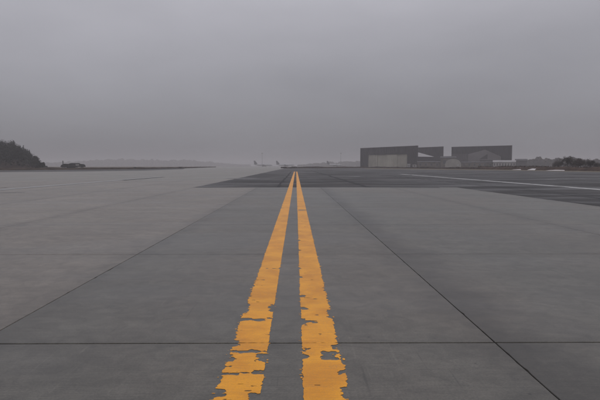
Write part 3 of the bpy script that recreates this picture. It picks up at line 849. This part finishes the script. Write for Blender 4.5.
def tree(name, x, D, ytop, label, conif, seed, group=None, base=0.0, cat='tree', wide=1.0, mat=None, nf=500, thin=False):
    r = random.Random(seed); p = at(x, D); H = zat(ytop, D) - base
    t = empty(name, (p.x, p.y, base)); tag(t, label, cat, group)
    m = MB(); m.tube([(0, 0, -.3), (0.05 * H * r.uniform(-.3, .3), 0, H * .5), (0, 0, H * .92)], [H * .022, H * .014, .02], 6)
    if not conif: branch_set(m, r, H, 9, H * .32 * wide, 0, H * .008)
    m.build('trunk', M_BARK, t)
    m = MB()
    if conif: crown_faces(m, r, 0, 0, H * .06, H * .20 * wide, H * .95, nf, .14 * H / 6, .34 * H / 6, True)
    else: crown_faces(m, r, 0, 0, H * .62, H * .36 * wide, H * .36, nf, (.022 if thin else .035) * H, (.055 if thin else .085) * H, False, lobes_for(r, H * .36 * wide, H * .36, 12))
    m.build('crown', mat or (M_CONIF if conif else M_TWIG), t); return t
tree('conifer_tree', 30, 352, 151.6, 'pointed conifer standing up from the right slope of the wooded rise', True, 1, base=zat(160, 352) - 1, nf=420)
tree('bare_tree', 43.5, 345, 162.4, 'last small bare tree at the right foot of the wooded rise', False, 2, nf=420)
tree('bare_tree', 37, 345, 157.2, 'second bare tree from the foot of the wooded rise', False, 3, nf=420)

# bushes on the right
BU = [(561, 228, 160.6, 1.2), (567.5, 215, 158.6, 1.1), (574, 222, 159.6, 1.3), (580.5, 210, 158.2, .9), (585, 226, 161.0, 1.5), (591, 212, 160.4, 1.2), (596, 205, 163.4, 1.6), (602, 222, 162.4, 1.5), (555.5, 250, 162.3, 1.3), (609, 230, 161.5, 1.4)]
BL_ = ['first bush of the dark row beside the long snow strip', 'tall bare bush, second in the dark row at right', 'broad bare bush in the middle of the dark row at right',
       'tallest bare bush of the dark row, thin at its tip', 'wide low bush right of the tallest bush', 'rounded bush near the right edge of the picture', 'lowest brown bush, closest to the right edge',
       'bush cut by the right edge of the picture', 'pale small bush left of the dark row, behind the snow', 'bush just beyond the right edge']
for i, (x, D, y, wd_) in enumerate(BU[:-1]):
    tree('bush', x, D, y, BL_[i], False, 50 + i, 'bushes on the right bank', 0.3, 'bush', wd_ * 1.35, M_TWIG, 1500, True)

# far woods fading in the mist
def far_wood(name, x0, x1, D, prof, seed, n, label, mat=M_HILL, hmin=3.0):
    r = random.Random(seed); m = MB()
    for _ in range(n):
        x = r.uniform(x0, x1); Dj = D * r.uniform(.97, 1.06); p = at(x, Dj)
        top = zat(prof(x), D) * (0.72 + .45 * float(fbm(x * .35, 1.0, seed, 3)) ); s = D * r.uniform(.0016, .0036)
        a = r.uniform(0, 6.28); z = max(s * .3, top * (1 - r.random() ** 1.6) - s * .4)
        m.quad((p.x - math.cos(a) * s, p.y - math.sin(a) * s, z - s * .6), (p.x + math.cos(a) * s, p.y + math.sin(a) * s, z - s * .6), (p.x + math.cos(a) * s * .5, p.y, z + s * .7), (p.x - math.cos(a) * s * .5, p.y, z + s * .7))
    o = m.build(name, mat); o['kind'] = 'stuff'; return tag(o, label, 'wood')
def mound(x0, x1, D, prof, f):
    m = MB(); n = 50
    for i in range(n + 1):
        x = x0 + (x1 - x0) * i / n
        for q, z in ((.93, -.2), (.98, .55), (1.02, 1.0), (1.08, .7), (1.2, -.2)):
            p = at(x, D * q); m.v.append((p.x, p.y, max(-.3, zat(prof(x), D) * f * z)))
    for i in range(n):
        for j in range(4):
            a = i * 5 + j; m.f.append((a, a + 5, a + 6, a + 1))
    return struct(m.build('hill', M_HILL, smooth=True))
pr1 = lambda x: 161.0 - 1.6 * math.exp(-((x - 125) / 26) ** 2) - 0.9 * math.exp(-((x - 180) / 30) ** 2) + (max(0, x - 190) / 60) * 4.6 + max(0, 92 - x) / 40 * 2
far_wood('far_wood', 40, 250, 2500, pr1, 5, 5200, 'long faint wood in the mist behind the left grass bank')
mound(40, 250, 2600, pr1, .62)
pr2 = lambda x: 162.2 - 1.0 * math.exp(-((x - 355) / 10) ** 2) + max(0, 330 - x) / 30 * 3
far_wood('far_wood', 298, 372, 1700, pr2, 6, 2400, 'faint wood in the mist left of the largest hangar')
pr3 = lambda x: 160.3 - 1.6 * math.exp(-((x - 540) / 9) ** 2) - 1.8 * math.exp(-((x - 568) / 12) ** 2) + max(0, 530 - x) / 15 * 1.2
far_wood('far_wood', 511, 660, 760, pr3, 7, 5200, 'misty grey wood behind the snow patches and bushes at right')
mound(500, 660, 790, pr3, .55)

# ------------------------------------------------------------------ service vehicle on the left bank
D = 262; A, B = at(60.4, D), at(85.6, D); rz_, w = facade(A, B)
t = empty('service_vehicle', (A.x, A.y, 0.05), rz_)
tag(t, 'dark low service vehicle with an upright post and pale roof strip on the left bank', 'vehicle')
ZB = 0.35
for i, fx in enumerate((.10, .22, .62, .86)):
    for s in (0, 1):
        m = MB(); cx = w * fx; y0 = 0.0 if s == 0 else 2.1
        m.tube([(cx, y0, .55 + ZB), (cx, y0 + .42, .55 + ZB)], .55, 16); wh = m.build('wheel', M_RUBBER, t)
        m = MB(); m.tube([(cx, y0 - .02 if s == 0 else y0 + .40, .55 + ZB), (cx, y0 + .02 if s == 0 else y0 + .44, .55 + ZB)], .26, 12); m.build('rim', M_STEEL, wh)
m = MB(); m.prism([(0, .75 + ZB), (w, .75 + ZB), (w, 1.15 + ZB), (0, 1.15 + ZB)], .15, 2.4); m.build('chassis', M_BLACK, t)
m = MB(); m.box(w * .27, w * .57, .12, 2.42, .0 + ZB, .748 + ZB); m.build('tank', M_BLACK, t)
m = MB(); m.prism([(.2, 1.16 + ZB), (w * .308, 1.16 + ZB), (w * .308, 2.1 + ZB), (w * .16, 2.2 + ZB), (.9, 1.95 + ZB), (.2, 1.5 + ZB)], .1, 2.45); m.build('hopper', M_BLACK, t)
m = MB(); m.prism([(w * .31, 1.16 + ZB), (w * .80, 1.16 + ZB), (w * .80, 2.15 + ZB), (w * .74, 2.42 + ZB), (w * .40, 2.42 + ZB), (w * .31, 2.12 + ZB)], .08, 2.47); body = m.build('body', M_ROOFD, t)
m = MB(); m.box(w * .43, w * .78, .05, 2.5, 2.425 + ZB, 2.58 + ZB); m.build('roof_strip', M_AIR, t)
m = MB(); m.box(w * .60, w * .74, .03, .078, 1.35 + ZB, 2.0 + ZB); m.build('side_panel', M_PALE, body)
m = MB(); m.prism([(w * .803, 1.16 + ZB), (w * .99, 1.16 + ZB), (w * .99, 1.6 + ZB), (w * .93, 2.0 + ZB), (w * .803, 2.1 + ZB)], .15, 2.4); cab = m.build('cab', M_BLACK, t)
m = MB(); m.prism([(w * .86, 1.55 + ZB), (w * .965, 1.55 + ZB), (w * .935, 1.9 + ZB), (w * .86, 1.93 + ZB)], .11, .148); m.build('window', M_GLASS, cab)
m = MB(); m.box(w * .085, w * .115, 1.0, 1.4, 1.9 + ZB, zat(161.2, D)); m.build('post', M_BLACK, t)

# ------------------------------------------------------------------ airfield signs on the banks
def sign(x, y, label, w=1.6, hh=.6):
    p = G(x, y); p = p + p.normalized() * 3.0
    t = empty('airfield_sign', (p.x, p.y, .1), 0.15); tag(t, label, 'sign', 'airfield signs beside the paving')
    m = MB(); m.box(-w / 2, w / 2, -.1, .1, .35, .35 + hh); m.build('panel', M_BLACK, t)
    for s in (-.35, .35):
        m = MB(); m.box(s * w - .04, s * w + .04, -.04, .04, -.1, .348); m.build('leg', M_STEEL, t)
sign(135, 169.3, 'small dark airfield sign on the grass edge right of the service vehicle', 1.3)
sign(180.5, 168.5, 'small dark airfield sign near the tip of the left grass bank', 2.4)
sign(294, 168.2, 'dark wide airfield sign at the far end of the yellow line', 3.6, .75)
# pale marker box near the right bushes
p = at(558, 236); t = empty('marker_box', (p.x, p.y, .6)); tag(t, 'small pale marker box in front of the misty wood at right', 'box')
m = MB(); m.box(-.5, .5, -.4, .4, .0, 1.0); m.build('housing', M_PALE, t)
m = MB(); m.box(-.58, .58, -.48, .48, 1.003, 1.1); m.build('lid', M_AIR, t)

# ------------------------------------------------------------------ parked airliners in the mist
def airliner():
    t = empty('airliner', (0, 0, 0))
    m = MB(); fus = [(-18.5, .25, 4.9), (-15, .9, 4.6), (-11, 1.6, 4.1), (-7, 1.95, 3.9), (0, 2.0, 3.85), (9, 2.0, 3.85), (14, 1.9, 3.8), (16.8, 1.4, 3.6), (18.4, .7, 3.35), (18.9, .15, 3.2)]
    m.tube([(x, 0, z) for x, r_, z in fus], [r_ for x, r_, z in fus], 16); m.build('fuselage', M_AIR, t, True)
    m = MB(); m.prism([(-17.6, 5.1), (-10.8, 5.4), (-16.2, 11.9), (-18.7, 11.9)], -.22, .22); m.build('tail_fin', M_FIN, t)
    for s in (-1, 1):
        m = MB(); pts = [(3.4, 1.4 * s), (-3.6, 1.4 * s), (-5.6, 16.5 * s), (-4.1, 16.5 * s)]
        n = len(pts); m.v += [(x, y, 2.9 + abs(y) * .085) for x, y in pts] + [(x, y, 3.2 + abs(y) * .08) for x, y in pts]
        m.f += [(0, 1, 2, 3), (7, 6, 5, 4)] + [(i, (i + 1) % 4, 4 + (i + 1) % 4, 4 + i) for i in range(4)]; m.build('wing', M_STEEL, t)
        m = MB(); pts = [(-13.6, .8 * s), (-16.8, .8 * s), (-18.6, 6.2 * s), (-17.2, 6.2 * s)]
        m.v += [(x, y, 5.0 + abs(y) * .1) for x, y in pts] + [(x, y, 5.2 + abs(y) * .1) for x, y in pts]
        m.f += [(0, 1, 2, 3), (7, 6, 5, 4)] + [(i, (i + 1) % 4, 4 + (i + 1) % 4, 4 + i) for i in range(4)]; m.build('tailplane', M_STEEL, t)
        m = MB(); m.tube([(4.6, 5.6 * s, 1.9), (4.2, 5.6 * s, 1.9), (1.5, 5.6 * s, 1.95), (.2, 5.6 * s, 2.0)], [.85, 1.0, .95, .6], 14); m.build('engine', M_FIN, t)
        m = MB(); m.tube([(-1.2, 2.8 * s - .25, .55), (-1.2, 2.8 * s + .25, .55)], .55, 12); m.tube([(-1.2, 2.8 * s, .6), (-1.2, 2.6 * s, 3.0)], .14, 6); m.build('main_gear', M_RUBBER, t)
    m = MB(); m.tube([(14, -.2, .4), (14, .2, .4)], .4, 12); m.tube([(14, 0, .4), (14, 0, 2.4)], .1, 6); m.build('nose_gear', M_RUBBER, t)
    return t
AL = airliner()
for i, (x, D, a, lb) in enumerate(((254.4, 1020, .35, 'leftmost airliner faint in the mist, beside the left light mast'),
                                   (276.6, 1040, .25, 'middle airliner faint in the mist, nose towards the yellow line'),
                                   (327.2, 1060, .5, 'rightmost airliner faint in the mist, before the faint wood'))):
    t = AL if i == 0 else copy_tree(AL)
    p = at(x, D); t.rotation_euler.z = a
    t.location = (p.x + 17.4 * math.cos(a), p.y + 17.4 * math.sin(a), -0.12)
    tag(t, lb, 'airliner', 'airliners parked in the mist')

def mast(x, D, ytop, label):
    p = at(x, D); H = zat(ytop, D)
    t = empty('light_mast', (p.x, p.y, -.12)); tag(t, label, 'light mast', 'apron light masts')
    m = MB(); m.tube([(0, 0, 0), (0, 0, H * .5), (0, 0, H)], [.42, .3, .2], 8); m.build('pole', M_STEEL, t)
    m = MB(); m.box(-1.6, 1.6, -.3, .3, H - 1.2, H - .9); m.box(-1.3, 1.3, -.3, .3, H - .2, H + .05); m.build('crossarm', M_STEEL, t)
    for q in (-1.3, -.45, .45, 1.3):
        m = MB(); m.box(q - .3, q + .3, -.55, -.31, H - 1.5, H - .7); m.build('floodlight', M_STEEL, t)
mast(262.2, 980, 152.8, 'thin light mast between the two left airliner tails')
mast(340.8, 980, 152.8, 'thin light mast right of the rightmost airliner tail')

# ------------------------------------------------------------------ haze
m = MB(); m.box(-3500, 3500, -3500, 3500, -1.5, 34); hz = m.build('haze', M_AIR)
hz['kind'] = 'stuff'; tag(hz, 'grey mist lying over the whole airfield', 'mist')
hm = bpy.data.materials.new('mist'); hm.use_nodes = True; hm.node_tree.nodes.clear()
ho = hm.node_tree.nodes.new('ShaderNodeOutputMaterial'); pv = hm.node_tree.nodes.new('ShaderNodeVolumePrincipled')
pv.inputs['Color'].default_value = (0.70, 0.685, 0.70, 1); pv.inputs['Density'].default_value = 0.00064; pv.inputs['Anisotropy'].default_value = 0.0
hm.node_tree.links.new(pv.outputs[0], ho.inputs['Volume'])
hz.data.materials.clear(); hz.data.materials.append(hm)
